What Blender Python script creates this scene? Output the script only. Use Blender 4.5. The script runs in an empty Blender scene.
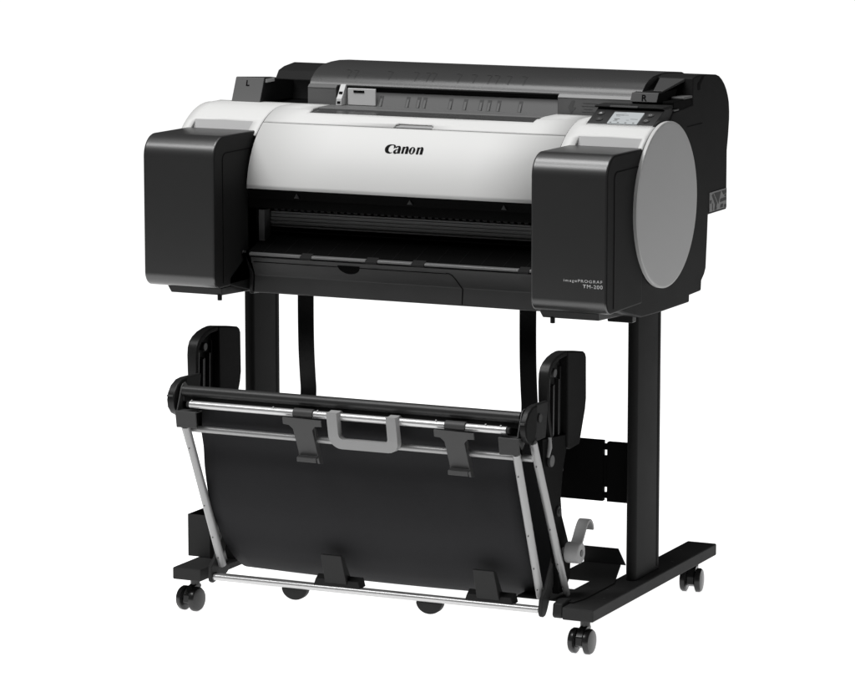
import bpy, bmesh, math, random
from mathutils import Vector, Matrix
random.seed(7)
SC = bpy.context.scene
COL = SC.collection
R = math.radians

# ------------------------------------------------------------------ materials
def mat(name, color, rough=.5, spec=.25, metal=0.0, grain=0.0, grain_scale=900, vary=0.0, coat=0.0):
    m = bpy.data.materials.new(name); m.use_nodes = True
    nt = m.node_tree; b = nt.nodes['Principled BSDF']
    if isinstance(color, (int, float)): color = (color,)*3
    b.inputs['Base Color'].default_value = (*color, 1)
    b.inputs['Roughness'].default_value = rough
    b.inputs['Specular IOR Level'].default_value = spec
    b.inputs['Metallic'].default_value = metal
    b.inputs['Coat Weight'].default_value = coat
    tc = nt.nodes.new('ShaderNodeTexCoord')
    if grain > 0:                                      # fine moulded texture of the plastic
        n = nt.nodes.new('ShaderNodeTexNoise'); n.inputs['Scale'].default_value = grain_scale
        n.inputs['Detail'].default_value = 2
        bp = nt.nodes.new('ShaderNodeBump'); bp.inputs['Strength'].default_value = grain
        bp.inputs['Distance'].default_value = .0004
        nt.links.new(tc.outputs['Object'], n.inputs['Vector'])
        nt.links.new(n.outputs['Fac'], bp.inputs['Height'])
        nt.links.new(bp.outputs['Normal'], b.inputs['Normal'])
    if vary > 0:                                       # slight unevenness of the finish
        n2 = nt.nodes.new('ShaderNodeTexNoise'); n2.inputs['Scale'].default_value = 14
        n2.inputs['Detail'].default_value = 4
        mr = nt.nodes.new('ShaderNodeMapRange')
        mr.inputs['To Min'].default_value = max(0, rough - vary); mr.inputs['To Max'].default_value = min(1, rough + vary)
        nt.links.new(tc.outputs['Object'], n2.inputs['Vector'])
        nt.links.new(n2.outputs['Fac'], mr.inputs['Value'])
        nt.links.new(mr.outputs['Result'], b.inputs['Roughness'])
    return m

M = {}
M['black']    = mat('black_plastic', .015, .36, .18, grain=.25, vary=.05)
M['side']     = mat('black_side_plastic', .016, .5, .04, grain=.25, vary=.04)
M['box']      = mat('charcoal_plastic', .022, .33, .80, vary=.012)
M['panel']    = mat('front_panel_plastic', .050, .40, .30, grain=.2, vary=.03)
M['platen']   = mat('platen_grey', .20, .45, .2)
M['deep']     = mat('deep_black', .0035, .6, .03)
M['foot']     = mat('black_powder_coat', .032, .5, .03, grain=.5, grain_scale=500, vary=.05)
M['white']    = mat('white_plastic', (.575, .575, .568), .48, .22, grain=.12, vary=.03)
M['disc']     = mat('grey_disc_plastic', .41, .55, .15, grain=.2, vary=.03)
M['rim']      = mat('pale_grey_plastic', (.45, .45, .445), .42, .3)
M['grey']     = mat('mid_grey_plastic', .27, .5, .2, grain=.2, vary=.04)
M['pocket']   = mat('pocket_grey', .44, .5, .2)
M['hood']     = mat('smoked_grey_plastic', .036, .27, .34, vary=.03)
M['guide']    = mat('slate_grey_plastic', .108, .5, .15, grain=.15)
M['hint']     = mat('faint_print', .085, .5, .1)
M['slot']     = mat('slot_shade_plastic', .065, .5, .1)
M['guideln']  = mat('line_and_gap_shade', .035, .5, .1)
M['latch']    = mat('latch_grey', .11, .5, .15, grain=.15)
M['pale']     = mat('pale_guide_plastic', .50, .5, .25)
M['silver']   = mat('silver_tube', .50, .30, .5, metal=.55)
M['silverdk'] = mat('dull_silver_tube', .29, .38, .4, metal=.35)
M['handle']   = mat('grey_handle_plastic', .27, .5, .2, grain=.15)
M['post']     = mat('black_post_coat', .015, .5, .03, grain=.3, grain_scale=500, vary=.05)
M['pad']      = mat('dull_black_pad', .012, .55, .02, grain=.3)
M['fabric']   = mat('black_basket_sheet', (.0175, .0175, .0186), .62, .06, grain=.6, grain_scale=1500)
M['clip']     = mat('dark_grey_clip', .052, .40, .2, grain=.2)
M['clipdk']   = mat('black_clip', .024, .45, .08, grain=.2)
M['coveredge'] = mat('edge_highlight', .24, .45, .25)
M['edge']     = mat('edge_metal', .15, .3, .4, metal=.3)
M['roller']   = mat('black_roller', .026, .36, .3)
M['inside']   = mat('inside_grey', .14, .4, .25)
M['insidedk'] = mat('inside_dark', .018, .5, .04)
M['rib']      = mat('tray_rib_black', .009, .6, .05)
M['print']    = mat('white_lettering', .55, .5, .2)
M['ink']      = mat('black_lettering', .004, .6, .04)
M['mark']     = mat('grey_mark', .12, .5, .2)
M['paper']    = mat('label_paper', .22, .5, .2)
M['labeldk']  = mat('label_print', .045, .5, .2)
M['wheel']    = mat('black_caster_nylon', .013, .26, .4)

def emit(name, c, s, tex=False):
    m = bpy.data.materials.new(name); m.use_nodes = True
    nt = m.node_tree; b = nt.nodes['Principled BSDF']
    b.inputs['Base Color'].default_value = (.8, .8, .8, 1)
    b.inputs['Emission Color'].default_value = (*c, 1); b.inputs['Emission Strength'].default_value = s
    b.inputs['Specular IOR Level'].default_value = 0
    b.inputs['Roughness'].default_value = 1
    return m
M['screen'] = emit('lit_display', (.60, .64, .66), .62)
M['screen'].node_tree.nodes['Principled BSDF'].inputs['Base Color'].default_value = (.1, .1, .1, 1)
M['floor'] = emit('glowing_white_floor', (1, 1, 1), 1.0)  # added glow keeps the floor pure white and shadowless

# ------------------------------------------------------------------ mesh builder
class MB:
    def __init__(s): s.bm = bmesh.new()
    def face(s, pts):
        vs = [s.bm.verts.new(p) for p in pts]
        return s.bm.faces.new(vs)
    def prism(s, poly, ax, a, b):
        """poly = 2D outline in the other two axes (cyclic order), extruded along ax from a to b"""
        def P(u, v, w):
            return {0: (w, u, v), 1: (u, w, v), 2: (u, v, w)}[ax]
        v0 = [s.bm.verts.new(P(u, v, a)) for u, v in poly]
        v1 = [s.bm.verts.new(P(u, v, b)) for u, v in poly]
        n = len(poly)
        s.bm.faces.new(v0); s.bm.faces.new(v1[::-1])
        for i in range(n):
            s.bm.faces.new((v0[i], v0[(i+1) % n], v1[(i+1) % n], v1[i]))
        return s
    def box(s, x0, x1, y0, y1, z0, z1):
        return s.prism([(x0, y0), (x1, y0), (x1, y1), (x0, y1)], 2, z0, z1)
    def hexa(s, b4, t4):
        vb = [s.bm.verts.new(p) for p in b4]; vt = [s.bm.verts.new(p) for p in t4]
        s.bm.faces.new(vb); s.bm.faces.new(vt[::-1])
        for i in range(4): s.bm.faces.new((vb[i], vb[(i+1) % 4], vt[(i+1) % 4], vt[i]))
        return s
    def tube(s, pts, r, n=20, caps=True):
        pts = [Vector(p) for p in pts]; rings = []
        rs = r if isinstance(r, (list, tuple)) else [r]*len(pts)
        up = None
        for i, p in enumerate(pts):
            t = (pts[min(i+1, len(pts)-1)] - pts[max(i-1, 0)]).normalized()
            if up is None:
                up = Vector((0, 0, 1)) if abs(t.z) < .9 else Vector((0, 1, 0))
            e1 = (up - t*up.dot(t)).normalized(); e2 = t.cross(e1)
            up = e1
            rings.append([s.bm.verts.new(p + (e1*math.cos(2*math.pi*k/n) + e2*math.sin(2*math.pi*k/n))*rs[i]) for k in range(n)])
        for a, b in zip(rings, rings[1:]):
            for k in range(n): s.bm.faces.new((a[k], a[(k+1) % n], b[(k+1) % n], b[k]))
        if caps:
            s.bm.faces.new(rings[0][::-1]); s.bm.faces.new(rings[-1])
        return s
    def ribbon(s, line, wvec, t, tdir=None):
        """flat bar swept along a 3D polyline; wvec = width vector; t = thickness"""
        line = [Vector(p) for p in line]; w = Vector(wvec)
        rows = []
        for i, p in enumerate(line):
            d = (line[min(i+1, len(line)-1)] - line[max(i-1, 0)]).normalized()
            nrm = d.cross(w).normalized()*t/2
            rows.append([s.bm.verts.new(q) for q in (p-w/2-nrm, p+w/2-nrm, p+w/2+nrm, p-w/2+nrm)])
        for a, b in zip(rows, rows[1:]):
            for k in range(4): s.bm.faces.new((a[k], a[(k+1) % 4], b[(k+1) % 4], b[k]))
        s.bm.faces.new(rows[0][::-1]); s.bm.faces.new(rows[-1])
        return s
    def strip2d(s, pts, fn):
        """variable-width pen stroke [(u,v,w)], fn maps (u,v) to 3D"""
        L, Rr = [], []
        for i, (u, v, w) in enumerate(pts):
            a = pts[max(i-1, 0)]; b = pts[min(i+1, len(pts)-1)]
            dx, dy = b[0]-a[0], b[1]-a[1]; l = math.hypot(dx, dy) or 1
            nx, ny = -dy/l*w/2, dx/l*w/2
            L.append(s.bm.verts.new(fn(u+nx, v+ny))); Rr.append(s.bm.verts.new(fn(u-nx, v-ny)))
        for i in range(len(pts)-1):
            s.bm.faces.new((L[i], Rr[i], Rr[i+1], L[i+1]))
        return s
    def build(s, name, m, parent=None, bevel=0, seg=3, solid=0, label=None, angle=32):
        bmesh.ops.recalc_face_normals(s.bm, faces=s.bm.faces)
        me = bpy.data.meshes.new(name); s.bm.to_mesh(me); s.bm.free()
        me.polygons.foreach_set('use_smooth', [True]*len(me.polygons))
        me.set_sharp_from_angle(angle=R(angle))
        o = bpy.data.objects.new(name, me); COL.objects.link(o)
        me.materials.append(M[m])
        if solid:
            md = o.modifiers.new('thickness', 'SOLIDIFY'); md.thickness = solid; md.offset = -1
        if bevel:
            md = o.modifiers.new('soft_edges', 'BEVEL'); md.width = bevel; md.segments = seg
            md.limit_method = 'ANGLE'; md.angle_limit = R(angle); md.harden_normals = True
        if parent: o.parent = parent
        if label: o['label'] = label
        return o

def dull_sides(o, m='pad'):
    # end faces get a darker, duller material, so their shade is painted in
    o.data.materials.append(M[m])
    for p in o.data.polygons:
        if abs(p.normal.x) > .9: p.material_index = 1

def thing(name, label, cat, loc=(0, 0, 0)):
    o = bpy.data.objects.new(name, None); COL.objects.link(o)
    o.location = loc; o.empty_display_size = .1
    o['label'] = label; o['category'] = cat
    return o

def arc(cy, cz, r, a0, a1, n=12):
    """angles in degrees; 0 points to the front (-Y), 90 points up"""
    return [(cy - r*math.cos(R(a0+(a1-a0)*i/n)), cz + r*math.sin(R(a0+(a1-a0)*i/n))) for i in range(n+1)]

def rrect(u0, u1, v0, v1, r, n=6):
    out = []
    for cu, cv, a0 in ((u1-r, v0+r, -90), (u1-r, v1-r, 0), (u0+r, v1-r, 90), (u0+r, v0+r, 180)):
        for i in range(n+1):
            a = R(a0+90*i/n); out.append((cu+r*math.cos(a), cv+r*math.sin(a)))
    return out

def lettering(txt, origin, ex, ey, w, h, m, parent, name='lettering', bold=0.0, spacing=1.0):
    """flat printed text fitted into w x h at origin (lower left), ex/ey = unit axes"""
    cu = bpy.data.curves.new('text_curve', 'FONT'); cu.body = txt; cu.offset = bold; cu.space_character = spacing
    to = bpy.data.objects.new('text_curve', cu); COL.objects.link(to)
    dg = bpy.context.evaluated_depsgraph_get(); dg.update()
    me0 = bpy.data.meshes.new_from_object(to.evaluated_get(dg))
    bpy.data.objects.remove(to)
    xs = [v.co.x for v in me0.vertices]; ys = [v.co.y for v in me0.vertices]
    x0, x1, y0, y1 = min(xs), max(xs), min(ys), max(ys)
    ex, ey, og = Vector(ex), Vector(ey), Vector(origin)
    for v in me0.vertices:
        v.co = og + ex*((v.co.x-x0)/(x1-x0)*w) + ey*((v.co.y-y0)/(y1-y0)*h)
    o = bpy.data.objects.new(name, me0); COL.objects.link(o)
    me0.materials.clear(); me0.materials.append(M[m]); o.parent = parent
    return o

# ================================================================== PRINTER
YC, ZC, RC = .245, .814, .157
pr = thing('large_format_printer', 'wide black and white roll printer mounted on top of the black floor stand', 'printer')

# --- body: black end housings and the hollow middle between them
def side_profile(front_top):
    return ([(.03, .645), (.06, .637), (.148, .617), (.256, .614), (.394, .613), (.3945, .626), (.457, .627), (.459, .646), (.474, .657), (.482, .668),
             (.488, .729), (.491, .770), (.592, .770), (.591, .885), (.5975, .913)]
            + [(.602, .945), (.602, .960), (.599, .979), (.593, .992), (.584, 1.005), (.573, 1.016), (.559, 1.026), (.545, 1.033), (.529, 1.037), (.49, 1.0405), (.446, 1.043)]
            + front_top + arc(YC, ZC, .141, 88, 0, 14) + [(.104, .70), (.03, .66)])
b = MB()
b.prism(side_profile([(.42, 1.043), (.40, 1.040), (.40, .99), (.30, .984), (.27, .963)]), 0, .355, .4785)
b.build('end_housing', 'side', pr, bevel=.003)
b = MB()
lp = [p for p in side_profile([]) if p[1] < .985 or p[0] < .4]
k_ = max(i for i, p in enumerate(lp) if p[0] > .59)
lp = lp[:k_+1] + [(.590, .991), (.50, .9925), (.447, .990), (.444, .9635)] + lp[k_+1:]
b.prism(lp, 0, -.477, -.318)
b.build('end_housing', 'side', pr, bevel=.003)
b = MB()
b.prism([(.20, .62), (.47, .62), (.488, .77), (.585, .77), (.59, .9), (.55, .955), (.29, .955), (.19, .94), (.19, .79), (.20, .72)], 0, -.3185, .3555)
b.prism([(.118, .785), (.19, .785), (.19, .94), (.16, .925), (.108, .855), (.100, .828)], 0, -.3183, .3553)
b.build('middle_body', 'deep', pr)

# --- white front: lid, end covers (curved shells)
def shell(name, m, parent, xs, ts, mask, th=.006):
    """ts: parameter list; <=90 is an angle on the drum, >90 means flat distance (t-90)/1000 behind the crest"""
    mb = MB()
    def P(x, t):
        if t <= 90: return (x, YC-RC*math.cos(R(t)), ZC+RC*math.sin(R(t)))
        return (x, YC+(t-90)/1000, ZC+RC)
    V = [[None]*len(ts) for _ in xs]
    def gv(i, j):
        if V[i][j] is None: V[i][j] = mb.bm.verts.new(P(xs[i], ts[j]))
        return V[i][j]
    for i in range(len(xs)-1):
        for j in range(len(ts)-1):
            if mask((xs[i]+xs[i+1])/2, (ts[j]+ts[j+1])/2):
                mb.bm.faces.new((gv(i, j), gv(i+1, j), gv(i+1, j+1), gv(i, j+1)))
    # outward normals for solidify
    mb.bm.normal_update()
    o = mb.build(name, m, parent, angle=30)
    md = o.modifiers.new('thickness', 'SOLIDIFY'); md.thickness = th; md.offset = -1
    return o
def flip_check(o):
    me = o.data; c = sum((Vector(p.normal)@Vector((0, -.6, .8)) if False else p.normal.dot(Vector((0, -.6, .8)))) for p in me.polygons)
    if c < 0:
        me.flip_normals()
ts_l = [4, 7, 11, 16, 21, 26, 31, 36, 41, 46, 51, 54.5, 56.7]
LX0, LX1 = -.3110, .3180
lid = shell('front_lid', 'white', pr, [LX0, -.15, 0, .15, LX1], ts_l, lambda x, t: True); flip_check(lid)
ts_u = [57.5, 59, 60.5, 62, 63.4, 66, 69, 72.6, 76, 80, 85, 90, 100, 120, 145]
upl = shell('top_cover', 'white', pr, [LX0, -.238, -.233, -.035, -.030, .041, .046, .1, .237, .241, LX1], ts_u,
            lambda x, t: not (72.6 < t < 80 and -.233 < x < .237) and not (80 < t and -.238 < x < .241) and not (t < 63.4 and -.030 < x < .041)
            and not (t < 62 and -.035 < x < .046)); flip_check(upl)
mb = MB(); mb.prism(arc(YC, ZC, RC-.0045, 56.9, 66, 4)+arc(YC, ZC, RC-.0075, 66, 56.9, 4), 0, -.04, .05)
mb.build('grip_recess', 'grey', upl)
ts_e = [2, 10, 20, 28, 34, 40, 44, 47, 50, 53, 55.5, 57.4, 60, 64, 69, 74, 80, 85, 90, 100, 120, 145]
for xs, px in (([-.4785, -.46, -.40, -.333, -.3190, -.3130], (-.46, -.333)), ([.3193, .345, .40, .471, .4795], (.345, .471))):
    right = xs[0] > 0
    e = shell('end_cover', 'white', pr, xs, ts_e, lambda x, t: not (px[0] < x < px[1] and 40 < t < 57.4) and not (right and t > 74.0 and .343 < x < .476) and not (-.3190 < x < -.31 and t < 44)); flip_check(e)
    mb = MB(); mb.prism([(.1606, .9462), (.1530, .927), (.172, .915), (.170, .9455)], 0, px[0]-.004, px[1]+.004)
    mb.build('recess_panel', 'pocket', e)

mb = MB(); mb.prism(arc(YC, ZC, RC-.0010, 55.8, 58.3, 3)+arc(YC, ZC, RC-.0040, 58.3, 55.8, 3), 0, LX0+.001, LX1-.001)
mb.build('lid_seam', 'guideln', lid)
for xs_ in ((-.3134, -.3105), (.3175, .3197)):
    mb = MB(); mb.prism(arc(YC, ZC, RC-.0010, 44, 89, 20)+arc(YC, ZC, RC-.0040, 89, 44, 20), 0, *xs_)
    mb.build('lid_seam', 'guideln', lid)
# brand lettering moulded on the lid
lw, ly = .0780/600, .0190/120
BOLD = 1.12
def lidpt(u, v, lift=.0004):
    a = R(34.4) + v*ly/RC
    return (-.0325 + u*lw, YC-(RC+lift)*math.cos(a), ZC+(RC+lift)*math.sin(a))
def smooth(pts, n=5):
    out = []
    for i in range(len(pts)-1):
        p0, p1, p2, p3 = pts[max(i-1, 0)], pts[i], pts[i+1], pts[min(i+2, len(pts)-1)]
        for k in range(n):
            t = k/n
            out.append(tuple(.5*(2*p1[d]+(p2[d]-p0[d])*t+(2*p0[d]-5*p1[d]+4*p2[d]-p3[d])*t*t+(3*p1[d]-p0[d]-3*p2[d]+p3[d])*t**3) for d in range(3)))
    return out+[pts[-1]]
def bold(p): return [(u, v, w*BOLD if w > 12 else w*1.1) for u, v, w in p]
mb = MB()
mb.strip2d(smooth(bold([(132, 66, 5), (141, 84, 22), (140, 100, 26), (120, 113, 14), (92, 116, 10), (60, 108, 24), (34, 86, 44), (26, 58, 52), (36, 30, 46), (62, 10, 28), (95, 2, 12), (128, 10, 5)])), lidpt)
mb.strip2d(smooth(bold([(160, 72, 5), (172, 88, 18), (195, 96, 14), (216, 88, 30), (226, 66, 40), (227, 30, 40), (228, 0, 40)])), lidpt)
mb.strip2d(smooth(bold([(210, 56, 6), (182, 50, 10), (164, 34, 26), (160, 18, 36), (176, 4, 20), (210, 12, 7)])), lidpt)
for dx in (0, 234):
    mb.strip2d([(288+dx, 0, 38), (288+dx, 96, 38)], lidpt)
    mb.strip2d(smooth(bold([(304+dx, 72, 5), (322+dx, 92, 12), (343+dx, 88, 30), (351+dx, 64, 40), (352+dx, 30, 40), (352+dx, 0, 40)])), lidpt)
ring = [(432+44*math.cos(R(a)), 48+47*math.sin(R(a)), 12+30*abs(math.cos(R(a)))**1.3) for a in range(0, 361, 15)]
ring = [(432+(44-w/2+6)*math.cos(R(a)), 48+(50-w/2)*math.sin(R(a)), w) for a, w in ((a, 10+29*abs(math.cos(R(a)))**1.4) for a in range(0, 361, 15))]
mb.strip2d(ring, lidpt)
mb.build('brand_lettering', 'ink', lid)

# --- side discs
def disc(x0, x1, xf, parent):
    n = 96
    YD, ZD, RD = .2505, .8158, .1555
    ring = [(YD+RD*math.cos(2*math.pi*k/n), ZD+RD*math.sin(2*math.pi*k/n)) for k in range(n)]
    inner = [(YD+(RD-.0025)*math.cos(2*math.pi*k/n), ZD+(RD-.0025)*math.sin(2*math.pi*k/n)) for k in range(n)]
    m1 = MB(); m1.prism(inner, 0, x0, xf); o = m1.build('side_disc', 'disc', parent, bevel=.0012, seg=2)
    m2 = MB(); m2.prism(ring, 0, x0-.0006, x1); m2.build('disc_rim', 'rim', o, bevel=.001, seg=2)
disc(.4800, .4870, .4876, pr)
disc(-.4790, -.4815, -.4822, pr)

# --- charcoal tank covers either side
def tank_cover(x0, x1, tray):
    prof = [(.146, .643)] + [(-.03+.026-.026*math.sin(R(a)), .643+.026-.026*math.cos(R(a))) for a in range(0, 91, 10)] \
         + [(-.03+.042-.042*math.cos(R(a)), .932-.042+.042*math.sin(R(a))) for a in range(0, 91, 6)] + [(.146, .931)]
    m1 = MB(); m1.prism(prof, 0, x0, x1)
    o = m1.build('tank_cover', 'box', pr, bevel=.0045, seg=4, angle=40)
    o.data.materials.append(M['side'])  # side faces are shaded by a darker, duller plastic than the front
    for p in o.data.polygons:
        if abs(p.normal.x) > .9: p.material_index = 1
    # inset side door outline
    path = [(.142, .8995), (.018, .8995)] + [(.018-.014*math.sin(R(a)), .8855+.014*math.cos(R(a))) for a in range(0, 91, 15)] + [(.004, .88), (.004, .652)]
    for xs in (x1,):
        m2 = MB(); m2.ribbon([(xs+.0002, y, z) for y, z in path], (.0012, 0, 0), .0016)
        m2.build('door_seam', 'deep', o)
    m3 = MB()
    a, bb = tray
    m3.hexa([(a+.006, .004, .6285), (bb, .004, .6285), (bb, .125, .6225), (a+.006, .125, .6225)],
            [(a, .0, .6425), (bb, .0, .6425), (bb, .13, .6425), (a, .13, .6425)])
    t = m3.build('drip_tray', 'black', o, bevel=.0015)
    return o, t
tl, trl = tank_cover(-.4705, -.3180, (-.437, -.3205))
tr_, trr = tank_cover(.3310, .4800, (.335, .452))
for t, px in ((trl, -.327), (trr, .360)):
    m1 = MB(); m1.tube([(px, .006, .630), (px, .006, .6185)], .0045, 14); m1.build('peg', 'black', t, bevel=.001)
lettering('imagePROGRAF', (.3965, -.0304, .7005), (1, 0, 0), (0, 0, 1), .0755, .0068, 'print', tr_, 'model_lettering', .002, 1.25)
lettering('TM-200', (.4340, -.0304, .6920), (1, 0, 0), (0, 0, 1), .0385, .0068, 'print', tr_, 'model_lettering', .004, 1.15)

# --- exit slot
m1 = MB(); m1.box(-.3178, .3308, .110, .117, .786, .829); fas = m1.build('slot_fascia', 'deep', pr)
for x in (-.212, .003+.023, .219):
    m1 = MB(); m1.prism([(x-.0055, .8085), (x+.0055, .8085), (x, .8175)], 1, .1035, .1099); m1.build('arrow_mark', 'slot', fas)
m1 = MB(); m1.box(-.3125, -.300, .140, .166, .718, .779); m1.build('slot_bracket', 'inside', pr, bevel=.001)
m1 = MB()
m1.box(-.2995, .3308, .166, .19, .7475, .774)
for z in (.7535, .7605, .7675): m1.box(-.2995, .3308, .1645, .1665, z, z+.0025)
pl = m1.build('platen', 'platen', pr, bevel=.0006)
m1 = MB(); m1.box(-.297, .3308, .162, .1655, .7445, .7474); m1.build('platen_edge', 'inside', pl)  # paler strip paints the highlight along the lower platen edge
m1 = MB(); m1.box(-.297, .3308, .163, .19, .7345, .7365); m1.build('feed_edge', 'insidedk', pl)
for k in range(44):
    x = -.285+k*.0142
    m1 = MB(); m1.tube([(x-.004, .163, .7790), (x+.004, .163, .7790)], .0032, 10); m1.build('pinch_roller', 'roller', pr)
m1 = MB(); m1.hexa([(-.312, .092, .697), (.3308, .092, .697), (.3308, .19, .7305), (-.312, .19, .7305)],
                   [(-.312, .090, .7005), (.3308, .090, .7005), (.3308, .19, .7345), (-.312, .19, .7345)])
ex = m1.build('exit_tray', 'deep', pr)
for k in range(14):
    x = -.28+k*.0455
    m1 = MB(); m1.hexa([(x, .0905, .7008), (x+.0012, .0905, .7008), (x+.0012, .165, .7262), (x, .165, .7262)],
            [(x, .0905, .7013), (x+.0012, .0905, .7013), (x+.0012, .165, .7267), (x, .165, .7267)])
    m1.build('tray_rib', 'rib', ex)
clips = [(-.197, -.173), (-.059, -.034), (.037, .064), (.256, .278)]
xs = [-.306]+[v for c in clips for v in c]+[.3308]
m1 = MB()
for a, c in zip(xs[::2], xs[1::2]):
    m1.hexa([(a, .0865, .6965), (c, .0865, .6965), (c, .094, .6975), (a, .094, .6975)],
            [(a, .0875, .7005), (c, .0875, .7005), (c, .094, .7025), (a, .094, .7025)])
m1.build('tray_edge', 'edge', ex, bevel=.0006)
for a, c in clips:
    m1 = MB(); m1.hexa([(a, .084, .694), (c, .084, .694), (c, .097, .699), (a, .097, .699)],
                       [(a, .0848, .6985), (c, .0848, .6985), (c, .098, .7055), (a, .098, .7055)])
    m1.build('edge_clip', 'insidedk', ex, bevel=.001)
fp_prof = [(.091, .6935), (.094, .684), (.108, .656), (.105, .6245), (.108, .622), (.20, .619), (.20, .6935)]
m1 = MB(); m1.prism(fp_prof, 0, -.3055, .3553); fpn = m1.build('front_panel', 'panel', pr, bevel=.0015)
m1 = MB(); m1.prism([(.0895, .6942), (.0895, .6962), (.12, .6962), (.12, .6942)], 0, -.3055, .3308); m1.build('panel_lip', 'insidedk', fpn)
m1 = MB(); m1.prism([(.076, .702), (.080, .7065), (.086, .703), (.094, .684), (.106, .658), (.103, .628), (.106, .620), (.15, .617), (.15, .70)], 0, -.3150, -.3068)
m1.build('end_lug', 'black', pr, bevel=.0015)
# drawer outline and finger notch on the front panel
def onp(x, z):
    y = .094+(.108-.094)*(.684-z)/(.684-.656) if z > .656 else .105+(.108-.105)*(z-.6245)/(.656-.6245)
    return (x, y-.0004, z)
m1 = MB()
pth = [(.106, .6843), (.112, .684), (.118, .681), (.124, .672), (.1325, .656), (.134, .654), (.134, .6255)]
m1.ribbon([onp(*p) for p in pth], (0, .0012, 0), .0016)
m1.ribbon([onp(x, .6835) for x in (-.300, .106)], (0, .0012, 0), .0012)
m1.build('drawer_seam', 'deep', fpn)
m1 = MB()
nt_ = [(-.097+.0235*math.cos(R(a)), .6865+.0165*math.sin(R(a))) for a in range(180, 361, 12)]
m1.face([onp(u, v) for u, v in nt_])
m1.build('finger_notch', 'deep', fpn)

# --- rear roll cover with paper guide
HX0, HX1 = -.290, .407
def hood_front(y0):
    return [(y0, .9655), (y0+.002, 1.0025), (y0+.006, 1.0075), (.322, 1.018), (.338, 1.030), (.355, 1.0375), (.376, 1.0425), (.41, 1.045), (.446, 1.0455), (.49, 1.0430), (.529, 1.0395),
            (.545, 1.0352), (.56, 1.028), (.574, 1.0175), (.586, 1.006), (.595, .992), (.600, .979), (.602, .960), (.59, .90), (.45, .90), (.45, .9655)]
m1 = MB()
hb = [(.331, 1.0050), (.3165, 1.0055), (.3165, 1.0080)] + hood_front(.3085)[3:]
m1.prism(hb, 0, HX0, HX1)
hood = m1.build('roll_cover', 'hood', pr, bevel=.0010, seg=2, angle=28)
for a, c in ((HX0, -.2265), (.2400, HX1)):
    m1 = MB(); m1.prism([(.3085, .9655), (.3088, 1.0050), (.325, 1.0050), (.325, .9655)], 0, a, c); m1.build('cover_front', 'hood', hood)
m1 = MB(); m1.box(-.2264, .2398, .3275, .340, .985, 1.0048); m1.build('gap_shade', 'guideln', hood)  # dark block stands in for the shadow below the cover edge
m1 = MB(); m1.prism([(.3065, .960), (.3252, .9958), (.3270, .9958), (.3270, .960)], 0, -.2264, .2398)
gp = m1.build('guide_panel', 'guide', hood)
for a, c in ((HX0+.001, -.2275), (.2410, HX1-.001)):
    m1 = MB(); m1.box(a, c, .3068, .3084, .9665, 1.0016); m1.build('guide_panel', 'guide', hood, bevel=.0005)
for a, c, mm in ((HX0+.001, -.2275, 'latch'), (.2410, HX1-.001, 'coveredge')):  # lit line along the fold painted as paler strips, brighter on the right
    m1 = MB(); m1.prism([(.3062, 1.0018), (.3062, 1.0030), (.3120, 1.0082), (.3165, 1.0085), (.3165, 1.0018)], 0, a, c); m1.build('cover_edge', mm, hood, bevel=.0008)
# slots in the guide panel
for x in (-.135, -.078, -.055, -.042, .013, .044, .077, .094, .114, .159):
    gy = lambda z: .3065+(z-.960)/.043*.0225
    m1 = MB(); m1.hexa([(x-.0040, gy(.9705)-.0006, .9705), (x+.0040, gy(.9705)-.0006, .9705), (x+.0040, gy(.9705)+.002, .9705), (x-.0040, gy(.9705)+.002, .9705)],
                       [(x-.0040, gy(.990)-.0006, .990), (x+.0040, gy(.990)-.0006, .990), (x+.0040, gy(.990)+.002, .990), (x-.0040, gy(.990)+.002, .990)]); s_ = m1.build('size_slot', 'slot', gp)
    m1 = MB(); m1.hexa([(x-.0022, gy(.9702)-.0022, .9702), (x+.0026, gy(.9702)-.0022, .9702), (x+.0026, gy(.9702)+.001, .9702), (x-.0022, gy(.9702)+.001, .9702)],
                       [(x-.0022, gy(.985)-.0014, .985), (x+.0026, gy(.985)-.0014, .985), (x+.0026, gy(.985)+.001, .985), (x-.0022, gy(.985)+.001, .985)]); m1.build('slot_tab', 'guide', s_)
# engraved size marks on the roll cover
def onh(x, q):
    pts = hood_front(.3085)[2:9]
    L = [0]
    for p, n in zip(pts, pts[1:]): L.append(L[-1]+math.dist(p, n))
    d = q
    for i in range(len(pts)-1):
        if d <= L[i+1] or i == len(pts)-2:
            t = (d-L[i])/(L[i+1]-L[i]); break
    y = pts[i][0]+(pts[i+1][0]-pts[i][0])*t; z = pts[i][1]+(pts[i+1][1]-pts[i][1])*t
    return (x, y-.0004, z+.0005)
for x in (-.212, -.197, -.123, -.067, -.042, -.029, .024, .056, .087, .104, .129, .161):
    m1 = MB()
    m1.strip2d([(x, .016, .0008), (x, .026, .0008), (x, .034, .0008), (x, .043, .0008)], onh)
    m1.strip2d([(x, .043, .0008), (x-.004, .046, .0022), (x-.012, .046, .0022)], onh)
    m1.build('size_mark', 'guideln', hood)
# arrow and small print on the right part of the panel
m1 = MB()
for k, (a, c) in enumerate(((.312, .340), (.310, .336), (.314, .330), (.311, .338))):
    m1.box(a-.02, c-.018, .3064, .3066, .9925-.0055*k, .9937-.0055*k)
m1.prism([(.262, .984), (.270, .9975), (.276, .9975), (.272, .986), (.278, .984), (.268, .972)], 1, .3064, .3066)
m1.build('printed_hint', 'hint', hood)
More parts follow.
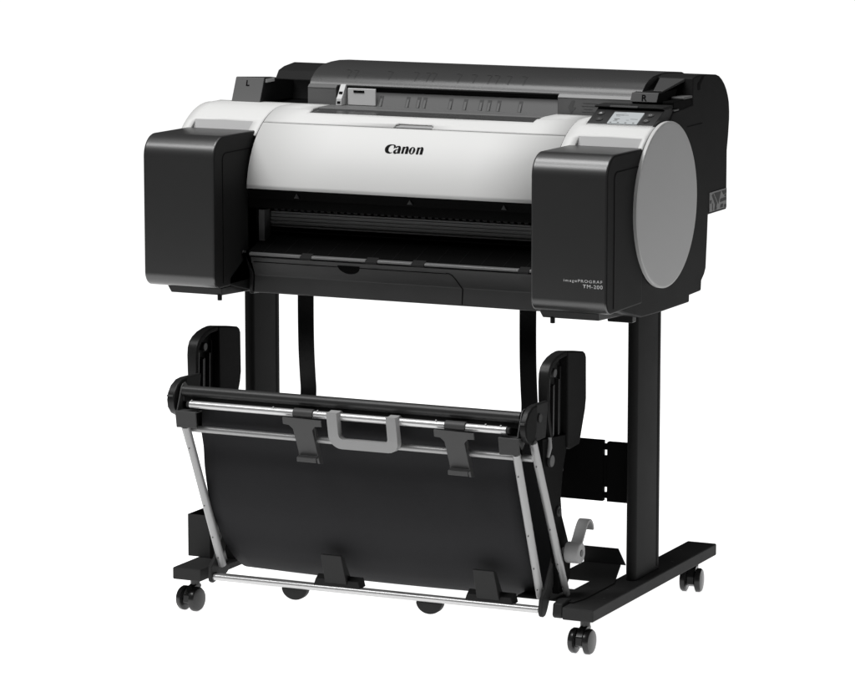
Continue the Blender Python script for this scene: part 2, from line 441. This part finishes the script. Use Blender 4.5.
# grey ledge in front of the guide
m1 = MB(); m1.prism([(.199, .9610), (.199, .9632), (.248, .9662), (.248, .955), (.20, .955)], 0, -.2425, .2455)
m1.build('paper_ledge', 'hood', pr)
m1 = MB(); m1.prism([(.2485, .955), (.2485, .9685), (.251, .9702), (.306, .9702), (.306, .955)], 0, -.2375, .2405)
m1.build('ledge_strip', 'latch', pr, bevel=.001)
# pale sliding paper guide: plate and stepped fin
m1 = MB(); m1.box(-.203, -.143, .308, .312, .9704, 1.0035)
gd = m1.build('paper_guide', 'pale', pr, bevel=.0012)
m1 = MB(); m1.box(-.190, -.167, .3068, .3085, .9955, .9995); m1.build('guide_slot', 'deep', gd)
m1 = MB()
fin = [(.290, .9704), (.292, .984), (.297, .989), (.312, 1.010), (.317, 1.010), (.317, .9704)]
m1.prism(fin, 0, -.220, -.2085); fo = m1.build('guide_fin', 'pale', gd, bevel=.001)
for z, y in ((.9745, .2902), (.9925, .2990)):
    m1 = MB(); m1.hexa([(-.2175, y-.0008, z), (-.2105, y-.0008, z), (-.2105, y+.006, z), (-.2175, y+.006, z)],
                       [(-.2175, y+.0006, z+.0042), (-.2105, y+.0006, z+.0042), (-.2105, y+.006, z+.0042), (-.2175, y+.006, z+.0042)])
    m1.build('guide_slot', 'deep', fo)

# --- left latch block
m1 = MB()
m1.hexa([(-.445, .282, .9685), (-.382, .282, .9685), (-.382, .44, .9685), (-.445, .44, .9685)],
        [(-.441, .296, 1.0185), (-.378, .296, 1.0185), (-.378, .44, 1.0040), (-.441, .44, 1.0075)])
lk = m1.build('latch_block', 'black', pr, bevel=.0015)
m1 = MB()
m1.hexa([(-.4447, .2805, .9685), (-.3825, .2805, .9685), (-.3825, .2828, .9685), (-.4447, .2828, .9685)],
        [(-.4407, .2945, 1.0178), (-.3785, .2945, 1.0178), (-.3785, .2968, 1.0178), (-.4407, .2968, 1.0178)])
lf = m1.build('latch_face', 'latch', lk, bevel=.0008)
def lfp(z): return .2805+(z-.9685)/.0493*.014
m1 = MB()
for (u0, u1, v0, v1) in ((-.4165, -.4138, 1.0015, 1.0125), (-.4165, -.4090, 1.0015, 1.0038)):
    m1.face([(u0, lfp(v0)-.0005, v0), (u1, lfp(v0)-.0005, v0), (u1, lfp(v1)-.0005, v1), (u0, lfp(v1)-.0005, v1)])
m1.build('side_letter', 'ink', lf)
m1 = MB(); m1.box(-.3785, -.3770, .300, .336, 1.0085, 1.0150); m1.build('catch_label', 'pale', lk)
# hump behind the left latch block
m1 = MB()
m1.prism([(.425, .9655), (.425, .985), (.418, 1.006), (.432, 1.0225), (.455, 1.0285), (.50, 1.0330), (.545, 1.026), (.58, 1.005), (.595, .97), (.595, .9655)], 0, -.418, -.2915)
m1.build('rear_hump', 'side', pr, bevel=.002)
m1 = MB(); m1.box(-.3775, -.291, .36, .43, .9645, .966); m1.build('latch_bay', 'deep', pr)

# --- right latch, lever and control panel
m1 = MB(); m1.hexa([(.391, .300, 1.0005), (.4445, .300, 1.0005), (.4445, .38, .99), (.391, .38, .99)],
                   [(.394, .303, 1.0180), (.4475, .303, 1.0180), (.4475, .40, 1.0185), (.394, .40, 1.0185)])
rk = m1.build('latch_block', 'side', pr, bevel=.0010)
m1 = MB(); m1.hexa([(.391, .2985, 1.0005), (.4445, .2985, 1.0005), (.4445, .301, 1.0005), (.391, .301, 1.0005)],
                   [(.394, .3015, 1.0180), (.4475, .3015, 1.0180), (.4475, .304, 1.0180), (.394, .304, 1.0180)])
rf = m1.build('latch_face', 'latch', rk, bevel=.0008)
lettering('R', (.4145, .2984, 1.0025), (1, 0, 0), (0, .17, .985), .0105, .0120, 'ink', rf, 'side_letter', .02)
m1 = MB(); m1.hexa([(.428, .325, 1.0165), (.4475, .325, 1.0165), (.462, .402, 1.033), (.411, .402, 1.033)],
                   [(.428, .323, 1.0205), (.4475, .323, 1.0205), (.462, .400, 1.0385), (.411, .400, 1.0385)])
m1.build('lever', 'clip', rk, bevel=.0015)
m1 = MB(); m1.box(.455, .4775, .302, .398, .9845, 1.0025); m1.build('catch_bay', 'deep', pr, bevel=.001)
m1 = MB(); m1.box(.452, .4780, .355, .3995, 1.0030, 1.0070); m1.build('catch_ledge', 'guide', pr, bevel=.001)
m1 = MB(); m1.box(.463, .4795, .300, .325, .9853, .9880); m1.build('catch_step', 'guide', pr, bevel=.0006)
m1 = MB()
for q in ([(.452, 1.0335), (.464, 1.0335), (.464, 1.022), (.452, 1.022)],):
    pass
m1.prism([(.425, 1.0150), (.425, 1.0270), (.452, 1.0405), (.462, 1.0405), (.438, 1.0240), (.438, 1.0150)], 0, .4650, .4790); m1.build('housing_notch', 'deep', pr)
cpa, cpb = (.2015, .9665), (.262, .9925)             # panel front lower / rear upper edge (Y, Z)
def cpp(x, t, lift=0):
    dy, dz = cpb[0]-cpa[0], cpb[1]-cpa[1]; l = math.hypot(dy, dz)
    return (x, cpa[0]+dy*t-dz/l*lift, cpa[1]+dz*t+dy/l*lift)
m1 = MB(); m1.prism([(cpa[0]-.002, cpa[1]-.0035), cpa, cpb, (.2975, .9925), (.2975, .955), (.22, .955)], 0, .343, .4765)
cp = m1.build('control_panel', 'box', pr, bevel=.0012)
m1 = MB(); m1.prism([(.2515, .9920), (.2490, .9945), (.2505, .9962), (.2985, .9968), (.2985, .9905), (.262, .9905)], 0, .3395, .4775)
lip = m1.build('panel_hood', 'side', cp, bevel=.0008)
m1 = MB(); m1.box(.3715, .4265, .2480, .2520, .9942, .9970); m1.build('hood_trim', 'guide', lip)
m1 = MB()
m1.face([cpp(.3835, .03, .0012), (cpp(.4425, .03, .0012)), cpp(.4425, .70, .0012), cpp(.3835, .70, .0012)])
m1.face([cpp(.3835, .03, .0002), (cpp(.4425, .03, .0002)), cpp(.4425, .70, .0002), cpp(.3835, .70, .0002)])
scn = m1.build('display_screen', 'screen', cp)
m1 = MB()
def scr(x0, x1, t0, t1): m1.face([cpp(x0, t0, .0015), cpp(x1, t0, .0015), cpp(x1, t1, .0015), cpp(x0, t1, .0015)])
scr(.3845, .4080, .645, .66); scr(.390, .4065, .50, .535); scr(.4015, .4150, .51, .535); scr(.392, .400, .44, .46)
scr(.392, .4030, .27, .31); scr(.394, .4000, .21, .245); scr(.3925, .401, .16, .18); scr(.424, .4385, .285, .31); scr(.417, .4225, .22, .24)
for x in (.3875, .4025, .4175, .4330): scr(x, x+.0040, .05, .10)
m1.build('display_text', 'mark', scn)
for x, t, kind in ((.3575, .60, 'home'), (.3625, .26, 'bar'), (.4570, .58, 'ring'), (.4560, .25, 'ring')):
    m1 = MB(); m1.prism([(x+.007*math.cos(R(a)), 0+.007*math.sin(R(a))) for a in range(0, 360, 20)], 2, -.0005, .0005)
    for v in m1.bm.verts:
        x_, q, l = v.co; v.co = cpp(x_, t+q/.0666, .0008+l)
    bt = m1.build('panel_button', 'box', cp)
    m1 = MB()
    fn = lambda u, v: cpp(u, t+v/.0666, .0016)
    if kind == 'home':
        m1.face([fn(x-.0028, -.003), fn(x+.0028, -.003), fn(x+.0028, .0006), fn(x, .0036), fn(x-.0028, .0006)])
    elif kind == 'bar':
        m1.face([fn(x-.0026, -.0014), fn(x+.0026, -.0014), fn(x+.0012, .0020), fn(x-.0026, .0012)])
    else:
        m1.strip2d([(x+.0026*math.cos(R(a)), .0026*math.sin(R(a)), .0010) for a in range(0, 361, 30)], fn)
    m1.build('button_symbol', 'latch' if kind == 'bar' else 'grey', bt)
# housing seam and rear label
m1 = MB(); m1.box(.4783, .4790, .372, .452, .9495, .9510); m1.build('housing_seam', 'deep', pr)
m1 = MB(); m1.box(.4784, .4794, .495, .5885, .7745, .8120); lb = m1.build('rear_label', 'paper', pr)
m1 = MB()
for poly in ([(.506, .806), (.514, .809), (.536, .788), (.530, .780)], [(.518, .809), (.556, .809), (.543, .786)], [(.560, .809), (.586, .809), (.586, .803), (.570, .801)],
             [(.496, .797), (.506, .797), (.503, .790), (.496, .791)], [(.553, .794), (.586, .795), (.586, .789), (.552, .788)], [(.556, .783), (.568, .784), (.568, .777), (.552, .777)],
             [(.575, .781), (.587, .781), (.587, .7755), (.575, .7755)], [(.525, .785), (.535, .779), (.531, .775), (.520, .776)], [(.577, .801), (.584, .800), (.583, .796), (.576, .797)],
             [(.5095, .790), (.5125, .790), (.5125, .776), (.5095, .776)]):
    m1.prism(poly, 0, .4794, .4797)
m1.build('label_graphics', 'labeldk', lb)
m1 = MB(); m1.box(.412, .462, .142, .162, .606, .626); m1.build('mount_bracket', 'black', pr, bevel=.002)

# ================================================================== STAND
st = thing('printer_stand', 'black two legged floor stand on casters carrying the printer', 'stand')
for sx in (-1, 1):
    m1 = MB(); xc = .415 if sx > 0 else -.402
    m1.box(xc-.0310, xc+.0310, 0, .648, .0675, .0915)
    ft = m1.build('foot_bar', 'foot', st, bevel=.003)
    for yy, ox in ((.10, .012), (.17, -.01), (.45, .012), (.56, -.012)):
        m1 = MB(); m1.prism([(xc+ox+.003*math.cos(R(a)), yy+.003*math.sin(R(a))) for a in range(0, 360, 40)], 2, .0912, .0919)
        m1.build('foot_screw', 'clip', ft)
    # post: rounded section
    px = .4160 if sx > 0 else -.3985
    sec = rrect(px-.0105, px+.0105, .256, (.388 if sx > 0 else .378), .0098, 8)
    m1 = MB(); m1.prism(sec, 2, .0918, .625)
    po = m1.build('post', 'post', st, angle=30)
    m1 = MB(); gy_ = .366 if sx > 0 else .356; m1.box(px+.0102, px+.0108, gy_, gy_+.006, .10, .62); m1.build('post_groove', 'deep', po)
    # inner clamp at the front of the foot
    m1 = MB(); ci = xc-sx*.031
    dy = 0 if sx > 0 else .03
    m1.prism([(y_+dy, z_) for y_, z_ in [(.002, .074), (.006, .068), (.03, .068), (.05, .078), (.05, .098), (.03, .100), (.006, .096)]], 0, ci-sx*.001, ci-sx*.021)
    m1.build('pivot_clamp', 'clipdk', st, bevel=.005)
def make_caster():
    root = bpy.data.objects.new('caster', None); COL.objects.link(root); root.parent = st; root.empty_display_size = .03
    m1 = MB(); m1.tube([(0, .016, .049), (0, .016, .063)], .0095, 18); m1.tube([(0, .016, .0625), (0, .016, .0668)], .0075, 18)
    m1.build('caster_stem', 'wheel', root, bevel=.0008)
    m1 = MB()
    m1.prism([(-.018, .018), (-.016, .034), (-.006, .046), (.010, .051), (.026, .050), (.028, .044), (.016, .034), (.012, .018), (0, .010)], 0, -.0075, .0075)
    m1.build('caster_yoke', 'wheel', root, bevel=.002)
    for s in (-1, 1):
        m1 = MB()
        prof = [(.0085, .010), (.0085, .0205), (.0105, .0240), (.0170, .0240), (.0205, .0215), (.0220, .015), (.0225, .0)]
        n = 36; rings = []
        for x, r in prof:
            rings.append([m1.bm.verts.new((s*x, r*math.cos(2*math.pi*k/n), .0240+r*math.sin(2*math.pi*k/n))) for k in range(n)] if r > 0 else [m1.bm.verts.new((s*x, 0, .0240))])
        m1.bm.faces.new(rings[0])
        for a, c in zip(rings, rings[1:]):
            for k in range(n):
                if len(c) == 1: m1.bm.faces.new((a[k], a[(k+1) % n], c[0]))
                else: m1.bm.faces.new((a[k], a[(k+1) % n], c[(k+1) % n], c[k]))
        m1.build('wheel', 'wheel', root, angle=40)
    return root
c0 = make_caster()
spots = [(.412, .030, 0), (.412, .600, 8), (-.413, .036, -6), (-.413, .600, 5)]
for i, (x, y, rz) in enumerate(spots):
    if i == 0: c = c0
    else:
        c = c0.copy(); COL.objects.link(c); c.parent = st
        for ch in list(c0.children):
            d = ch.copy(); COL.objects.link(d); d.parent = c
    c.location = (x, y, 0); c.rotation_euler = (0, 0, R(rz))
# cross panel between the posts, with keyholes
m1 = MB()
m1.box(-.390, .3455, .290, .302, .234, .352); m1.box(.3535, .400, .290, .302, .234, .350)
m1.box(.3456, .3534, .292, .302, .240, .251); m1.box(.3456, .3534, .291, .302, .262, .3225); m1.box(.3456, .3534, .292, .302, .334, .3455)
m1.build('cross_panel', 'deep', st, bevel=.0012)
# low bracket plates between the feet (right one has a window)
m1 = MB()
m1.prism([(.275, .035), (.392, .035), (.400, .075), (.400, .136), (.275, .136)], 2, .0925, .0945)
m1.box(.275, .285, .136, .218, .0925, .0945)
m1.prism([(.352, .136), (.400, .136), (.400, .218), (.352, .218)], 2, .0925, .0945)
m1.prism([(.275, .218), (.400, .218), (.396, .232), (.352, .370), (.275, .370)], 2, .0925, .0945)
bp = m1.build('base_plate', 'clipdk', st)
m1 = MB(); m1.prism([(.275, .0945), (.362, .0945), (.346, .126), (.275, .126)], 1, .369, .372); m1.build('plate_flange', 'insidedk', bp)
m1 = MB(); m1.box(-.378, -.340, .060, .370, .0925, .0945); m1.build('base_plate', 'clipdk', st)
# open topped sheet metal box standing on the left foot
m1 = MB(); t_ = .002
m1.box(-.4525, -.352, .100, .102, .0925, .176); m1.box(-.4525, -.4505, .102, .172, .0925, .176)
m1.box(-.352, -.350, .100, .174, .0925, .150); m1.box(-.4525, -.352, .172, .174, .0925, .176); m1.box(-.4505, -.352, .102, .172, .0925, .0945)
m1.build('cable_box', 'foot', st)

def lean_back(mb, z0=.424, k=.40):
    # parts hung on the top tube follow the tilt of the basket frame
    for v in mb.bm.verts:
        if v.co.z < z0: v.co.y += (z0-v.co.z)*k

# ================================================================== BASKET
bk = thing('output_basket', 'black fabric catch basket with silver tube frame and grey handle hung between the stand legs', 'basket')
# fabric sling (one sheet, hung in a deep fold)
ctl = [(-.092, .455), (-.076, .40), (-.061, .35), (-.055, .30), (-.034, .228), (.010, .162), (.045, .124), (.075, .100), (.105, .083), (.130, .080), (.140, .095), (.135, .16), (.120, .27), (.10, .395)]
line = [(p[0], p[1]) for p in smooth([(a, c, 0) for a, c in ctl], 6)]
m1 = MB(); nx = 24
grid = []
for i in range(nx+1):
    x = -.3285+.6545*i/nx
    sag = .004*math.sin(math.pi*i/nx)
    grid.append([m1.bm.verts.new((x, y+sag*.5*math.sin(j*.11), z-sag*(1 if z < .3 else 0))) for j, (y, z) in enumerate(line)])
for i in range(nx):
    for j in range(len(line)-1):
        m1.bm.faces.new((grid[i][j], grid[i+1][j], grid[i+1][j+1], grid[i][j+1]))
m1.build('fabric_sling', 'fabric', bk, solid=.0015, angle=60)
# tubes
def tube(name, m, pts, r, parent=bk):
    q = MB(); q.tube(pts, r, 24); return q.build(name, m, parent, bevel=.0008, seg=2, angle=40)
fl_ = tube('front_tube', 'silverdk', [(-.335, -.118, .395), (-.335, .022, .100)], .0080)
fr_ = tube('front_tube', 'silverdk', [(.342, -.116, .395), (.331, .024, .100)], .0075)
rl_ = tube('rear_tube', 'silverdk', [(-.362, -.083, .405), (-.362, .078, .096)], .0075)
rr_ = tube('rear_tube', 'silverdk', [(.361, -.084, .412), (.361, .076, .097)], .0075)
for o, p0, p1 in ((fl_, (-.335, -.118, .395), (-.335, .022, .100)), (fr_, (.342, -.116, .395), (.331, .024, .100)), (rr_, (.361, -.084, .412), (.361, .076, .097))):
    for t in (.14, .55, .78, .93):
        a = Vector(p0)+(Vector(p1)-Vector(p0))*t
        q = MB(); q.tube([a+Vector((0, -.0072, -.0030)), a+Vector((0, -.0084, -.0036))], .0013, 8)
        q.build('rivet', 'clip', o)
tt = tube('top_tube', 'silver', [(-.327, -.115, .4370), (.323, -.115, .4365)], .0070)
for x in (-.150, -.058, .183, .282, -.322, .312):
    q = MB(); q.tube([(x, -.1165, .4425), (x, -.1185, .4455)], .0016, 8); q.build('rivet', 'silverdk', tt)
tube('cross_tube', 'silverdk', [(-.345, -.097, .3875), (.366, -.097, .3850)], .0062)
ra = tube('bottom_rail', 'silver', [(-.346, 0, .0805), (.339, 0, .0820)], .0066)
q = MB(); q.box(-.344, .338, .006, .0115, .0845, .0868); q.build('rail_lip', 'silverdk', ra)
tube('top_roller', 'roller', [(-.350, -.098, .4590), (.344, -.098, .4590)], .0105)
q = MB(); q.box(-.348, .348, -.100, -.090, .438, .452); q.build('roller_guard', 'insidedk', bk, bevel=.001)
for x0_, x1_ in ((-.350, -.318), (.316, .3446)):
    q = MB(); q.box(x0_, x1_, -.098, -.086, .386, .4375); q.build('end_filler', 'deep', bk)
for x in (-.3335, .3300):
    s = 1 if x > 0 else -1
    q = MB(); q.tube([(x, -.115, .4367), (x-s*.0085, -.115, .4367)], .0060, 16)
    q.build('tube_plug', 'clipdk', bk, bevel=.0015)
    # front bracket and end plate
    q = MB()
    xb0, xb1 = (.3095, .3500) if s > 0 else (-.3545, -.3105)
    q.prism([(xb0, .425), (xb1, .424), (xb1+s*.002 if s > 0 else xb1+.002, .394), (xb0+.003, .393)], 1, -.1255, -.1215)
    q.box(xb0, xb1, -.1215, -.098, .4215, .4242)
    br = q.build('corner_bracket', 'clip', bk, bevel=.001)
    q = MB(); xe = .3520*s if s < 0 else .3460
    q.prism([(-.122, .424), (-.104, .466), (-.098, .472), (-.088, .474), (-.080, .465), (-.084, .415), (-.10, .40)], 0, xe-.0012, xe+.0012)
    q.build('end_plate', 'clip', br, bevel=.0006)
    # rounded hub outside the end plate
    q = MB()
    h0, h1 = (.3490, .3630) if s > 0 else (-.3745, -.3575)
    q.prism([(-.066, .480), (-.088, .478), (-.106, .470), (-.118, .457), (-.122, .443), (-.119, .428), (-.108, .416), (-.092, .409), (-.080, .412), (-.070, .430)], 0, h0, h1)
    hb_ = q.build('arm_hub', 'black', bk, bevel=.004, seg=3, angle=40); dull_sides(hb_)
    q = MB(); q.prism([(-.006, .478), (-.070, .480), (-.078, .430), (-.060, .410), (-.02, .410)], 0, h0+.002, h1-.004); q.build('hub_block', 'insidedk', hb_, bevel=.003)
    q = MB(); q.tube([(h1-.005, -.052, .452), (h1-.001, -.052, .452)], .0085, 20); q.build('hub_bolt', 'clipdk', hb_, bevel=.001)
    q = MB(); q.box(h0+.0012, h1-.003, -.1222, -.1175, .4495, .4530); q.build('hub_tab', 'clip', hb_, bevel=.0008)
    # link from the rail up to the arm
    q = MB(); xl = .3450*s
    q.prism([(-.012, .080), (-.010, .073), (-.003, .069), (.007, .070), (.015, .078), (.045, .124), (.080, .185), (.092, .225), (.072, .225), (.058, .188), (.010, .118), (-.010, .102)], 0, xl-.0038, xl+.0038)
    q.build('rail_link', 'clipdk', bk, bevel=.002)
    # arm with pivot
    q = MB(); a0, a1 = (.345, .3585) if s > 0 else (-.3760, -.3630)
    q.prism([(-.035, .41), (.09, .40), (.062, .33), (.054, .285), (.060, .250), (.086, .205), (.104, .170), (.100, .125), (.075, .104), (.045, .104), (.040, .17), (.022, .235), (-.002, .29), (-.032, .35)] if s > 0 else
            [(.060, .215), (.086, .205), (.104, .170), (.100, .125), (.075, .104), (.045, .104), (.046, .17)], 0, a0, a1)
    ar = q.build('support_arm', 'deep', bk, bevel=.002)
    pz_, py_ = (.262, .040) if s > 0 else (.180, .080)
    q = MB(); q.tube([(a1-.002, py_, pz_), (a1+.003, py_, pz_)], .0105, 24); q.tube([(a1+.003, py_, pz_), (a1+.0045, py_, pz_)], .005, 16)
    q.build('pivot_bolt', 'clipdk', ar, bevel=.0008)
    # tall guard: spine band, web with ribs, rear pad
    g0, g1 = (.3400, .3605) if s > 0 else (-.3885, -.3675)
    outer = [(.004, .400), (-.009, .44), (-.0135, .48), (-.0145, .512), (-.0125, .527), (-.006, .538), (.006, .546), (.024, .5525), (.044, .5560), (.064, .5575), (.080, .5565)]
    inner = [(.080, .5480), (.062, .5480), (.044, .5465), (.024, .5420), (.010, .5355), (.001, .5280), (-.004, .520), (-.0055, .510), (-.0045, .48), (.000, .44), (.013, .400)]
    q = MB()
    for (p, p2, i1, i2) in zip(outer, outer[1:], inner[::-1], inner[::-1][1:]+[inner[0]]):
        pass
    q.prism(outer+inner, 0, g0, g1)
    gu = q.build('arm_guard', 'black', bk, bevel=.0025, seg=3, angle=40); dull_sides(gu)
    q = MB(); q.prism([(.008, .400), (-.005, .44), (-.008, .515), (.01, .537), (.06, .548), (.08, .546), (.08, .375)] + ([(.08, .36), (.05, .30), (.03, .29), (.015, .34)] if s > 0 else [(.01, .385)]), 0, g0+.001, g0+.005)
    q.build('guard_web', 'insidedk', gu)
    q = MB()
    q.prism([(.074, .5570), (.140, .5475), (.152, .5455), (.160, .541), (.1645, .533), (.1660, .455), (.1615, .435), (.1345, .373), (.090, .3705), (.076, .376)], 0, g0, g1+.0015)
    q.build('guard_pad', 'pad', gu, bevel=.003, seg=3, angle=40)
    q = MB()
    for yy, zt, zb, dp in ((.008, .515, .35, .009), (.022, .500, .31, .011), (.034, .500, .31, .007), (.050, .508, .31, .010), (.064, .53, .33, .007)):
        zb = zb if s > 0 else max(zb, .385)
        ln = [(g0+.004+dp/2, yy+.003*(1-k/8.)+(.018*max(0, (k-5)/3.)**2), zt+(zb-zt)*k/8.) for k in range(9)]
        q.ribbon(ln, (dp, 0, 0), .0045)
    q.build('guard_ribs', 'black', gu, bevel=.001)
    q = MB(); q.tube([(g0+.004, .034, .522), (g1-.006, .034, .522)], .0085, 24); q.build('guard_stub', 'clip', gu, bevel=.002)
# small pale spring end low on the right guard
q = MB(); q.tube([(.3600, -.004, .408), (.3610, -.007, .390), (.3600, -.013, .372)], [.0030, .0046, .0030], 14)
q.build('spring_end', 'handle', bk)
q = MB(); q.tube([(.359, -.004, .365), (.3655, -.004, .365)], .0115, 22); q.build('adjuster_knob', 'clip', bk, bevel=.0015)
# grey stop wheel with hook on the right
q = MB(); q.tube([(.3665, .064, .1815), (.3960, .064, .1815)], .0198, 36); q.tube([(.345, .064, .1835), (.367, .064, .1835)], .0065, 16)
wh = q.build('stop_wheel', 'handle', bk, bevel=.003, seg=3, angle=40)
q = MB(); q.tube([(.3955, .064, .1815), (.3972, .064, .1815)], .0065, 18); q.build('wheel_hub', 'clip', wh, bevel=.0008)
q = MB(); q.ribbon(smooth([(.3800, .066, .184), (.3800, .084, .202), (.3800, .100, .222), (.3800, .112, .2320), (.3800, .123, .2320), (.3800, .132, .223), (.3800, .136, .212)], 4), (.0225, 0, 0), .0050)
q.build('wheel_hook', 'handle', wh, bevel=.0015)
# hanging straps up to the printer
for x in (-.236, .2325):
    q = MB(); q.ribbon(smooth([(x, .188, .628), (x, .188, .56), (x, .190, .50), (x, .195, .45), (x, .198, .425), (x, .196, .400)], 4), (.0340, 0, 0), .0030)
    q.build('hanging_strap', 'black', bk, bevel=.0008)
# handle
q = MB()
def hnd(u0, u1, v0, v1, ur, vr):   # rounded lower corners
    pts = [(u0, v1), (u0, v0+ur)] + [(u0+ur-ur*math.cos(R(a)), v0+ur-ur*math.sin(R(a))) for a in range(15, 91, 15)]
    pts += [(u1-ur+ur*math.sin(R(a)), v0+ur-ur*math.cos(R(a))) for a in range(0, 91, 15)] + [(u1, v1)]
    return pts
o_ = hnd(-.0320, .1090, .3765, .4460, .023, 0); i_ = hnd(-.0110, .0895, .3960, .4460, .009, 0)
n = len(o_)
yf, yb = -.136, -.120
def lean(z): return (.446-z)*.10
vf = [[q.bm.verts.new((u+(.0 if True else 0), y+lean(v)*-.3, v)) for (u, v) in pts] for y in (yf, yb) for pts in (o_, i_)]
of, if_, ob, ib = vf
for k in range(n-1):
    q.bm.faces.new((of[k], of[k+1], if_[k+1], if_[k])); q.bm.faces.new((ob[k], ib[k], ib[k+1], ob[k+1]))
    q.bm.faces.new((of[k], ob[k], ob[k+1], of[k+1])); q.bm.faces.new((if_[k], if_[k+1], ib[k+1], ib[k]))
for k in (0, n-1): q.bm.faces.new((of[k], if_[k], ib[k], ob[k]))
for u0, u1 in ((-.0320, -.0110), (.0895, .1090)):
    q.prism([(-.1358, .4462)] + arc(-.115, .4366, .0112, 62, 170, 8)[:] + [(-.1040, .4300), (-.1075, .4300)] + arc(-.115, .4366, .0078, 160, 20, 8) + [(-.1215, .4385)], 0, u0+.0004, u1-.0004)
lean_back(q, .428)
q.build('carry_handle', 'handle', bk, bevel=.002, seg=3, angle=40)
# upper clips: collar, T plate and hooked tongue
for x in (-.0860, .2230):
    q = MB()
    q.prism(arc(-.115, .4367, .0098, -40, 200, 14)+arc(-.115, .4367, .0074, 200, -40, 14), 0, x-.0215, x+.0195)
    q.prism([(x-.040, .430), (x+.040, .4285), (x+.0400, .4165), (x+.026, .4155), (x+.019, .408), (x+.0205, .357), (x-.0185, .358), (x-.021, .408), (x-.028, .4155), (x-.040, .4165)], 1, -.1295, -.1255)
    lean_back(q)
    cl = q.build('upper_clip', 'clip', bk, bevel=.0009, angle=30)
    q = MB()
    q.ribbon([(x+.001, -.1275, .3600), (x+.001, -.1290, .3545), (x+.001, -.1400, .3520), (x+.001, -.1415, .3445)], (.0400, 0, 0), .0035)
    q.prism([(-.1275, .364), (-.1265, .34), (-.112, .338), (-.1105, .41), (-.118, .414)], 0, x+.0150, x+.0195)
    lean_back(q)
    q.build('clip_hook', 'clip', cl, bevel=.0009)
# lower clips on the bottom rail
for x in (-.079, .236):
    q = MB()
    q.hexa([(x-.047, -.004, .0860), (x+.052, -.004, .0860), (x+.052, .020, .0880), (x-.047, .020, .0880)],
           [(x-.044, .000, .0985), (x+.045, .000, .0985), (x+.049, .018, .1050), (x-.047, .018, .1050)])
    q.hexa([(x-.023, -.0030, .0920), (x+.023, -.0030, .0920), (x+.023, .0060, .0920), (x-.023, .0060, .0920)],
           [(x-.0220, -.0225, .1510), (x+.0200, -.0225, .1510), (x+.0200, -.0175, .1520), (x-.0220, -.0175, .1520)])
    q.prism([(-.0175, .1512), (.006, .092), (.030, .0930), (.014, .114), (-.006, .1450)], 0, x+.0140, x+.0195)
    q.build('lower_clip', 'clipdk', bk, bevel=.0012, angle=30)
# half round feet under the rail
for x in (-.170, .113):
    q = MB(); q.prism([(x+.027*math.cos(R(a)), .074+.023*math.sin(R(a))) for a in range(180, 361, 12)], 1, .001, .016)
    q.build('rail_foot', 'clipdk', bk, bevel=.002)

# ================================================================== SETTING
# white floor with an added glow that hides the shadows of the stand
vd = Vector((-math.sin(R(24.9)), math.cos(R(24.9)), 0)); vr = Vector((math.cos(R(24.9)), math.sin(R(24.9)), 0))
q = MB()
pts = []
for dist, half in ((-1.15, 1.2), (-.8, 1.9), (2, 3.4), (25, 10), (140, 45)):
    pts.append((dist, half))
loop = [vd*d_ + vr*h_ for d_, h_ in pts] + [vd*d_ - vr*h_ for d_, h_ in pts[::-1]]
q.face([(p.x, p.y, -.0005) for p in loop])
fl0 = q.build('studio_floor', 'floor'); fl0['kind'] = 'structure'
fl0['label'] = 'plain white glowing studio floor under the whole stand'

# ------------------------------------------------------------------ world, lights, camera
w = bpy.data.worlds.new('World'); SC.world = w; w.use_nodes = True
w.node_tree.nodes['Background'].inputs['Color'].default_value = (1, 1, 1, 1)
w.node_tree.nodes['Background'].inputs['Strength'].default_value = .03

def area(name, loc, target, sx, sy, power):
    l = bpy.data.lights.new(name, 'AREA'); l.shape = 'RECTANGLE'; l.size = sx; l.size_y = sy; l.energy = power
    o = bpy.data.objects.new(name, l); COL.objects.link(o)
    o.location = loc
    o.rotation_euler = (Vector(target)-Vector(loc)).to_track_quat('-Z', 'Y').to_euler()
    return o
area('front_softbox', (-1.5, -2.35, 4.15), (0, 0, .85), 2.8, .8, 100)
area('overhead_softbox', (-.25, -.75, 3.9), (0, 0, .85), 2.6, 1.0, 95)
area('top_softbox', (.2, .9, 3.6), (0, .2, .8), 2.0, 1.2, 12)
area('side_softbox', (4.6, .3, 2.0), (.4, .2, .7), 1.6, 1.8, 24)

cam = bpy.data.cameras.new('camera'); co = bpy.data.objects.new('camera', cam); COL.objects.link(co)
az, pt = R(24.9), R(9.03)
co.location = (2.93827, -6.09041, 1.62296)
co.rotation_euler = (math.pi/2-pt, 0, az)
cam.sensor_width = 36; cam.lens = 36*3669/855
cam.clip_end = 500
SC.camera = co
SC.view_settings.view_transform = 'Standard'; SC.view_settings.look = 'None'
SC.view_settings.exposure = 0; SC.view_settings.gamma = 1
SC.render.film_transparent = False
SC.cycles.max_bounces = 8
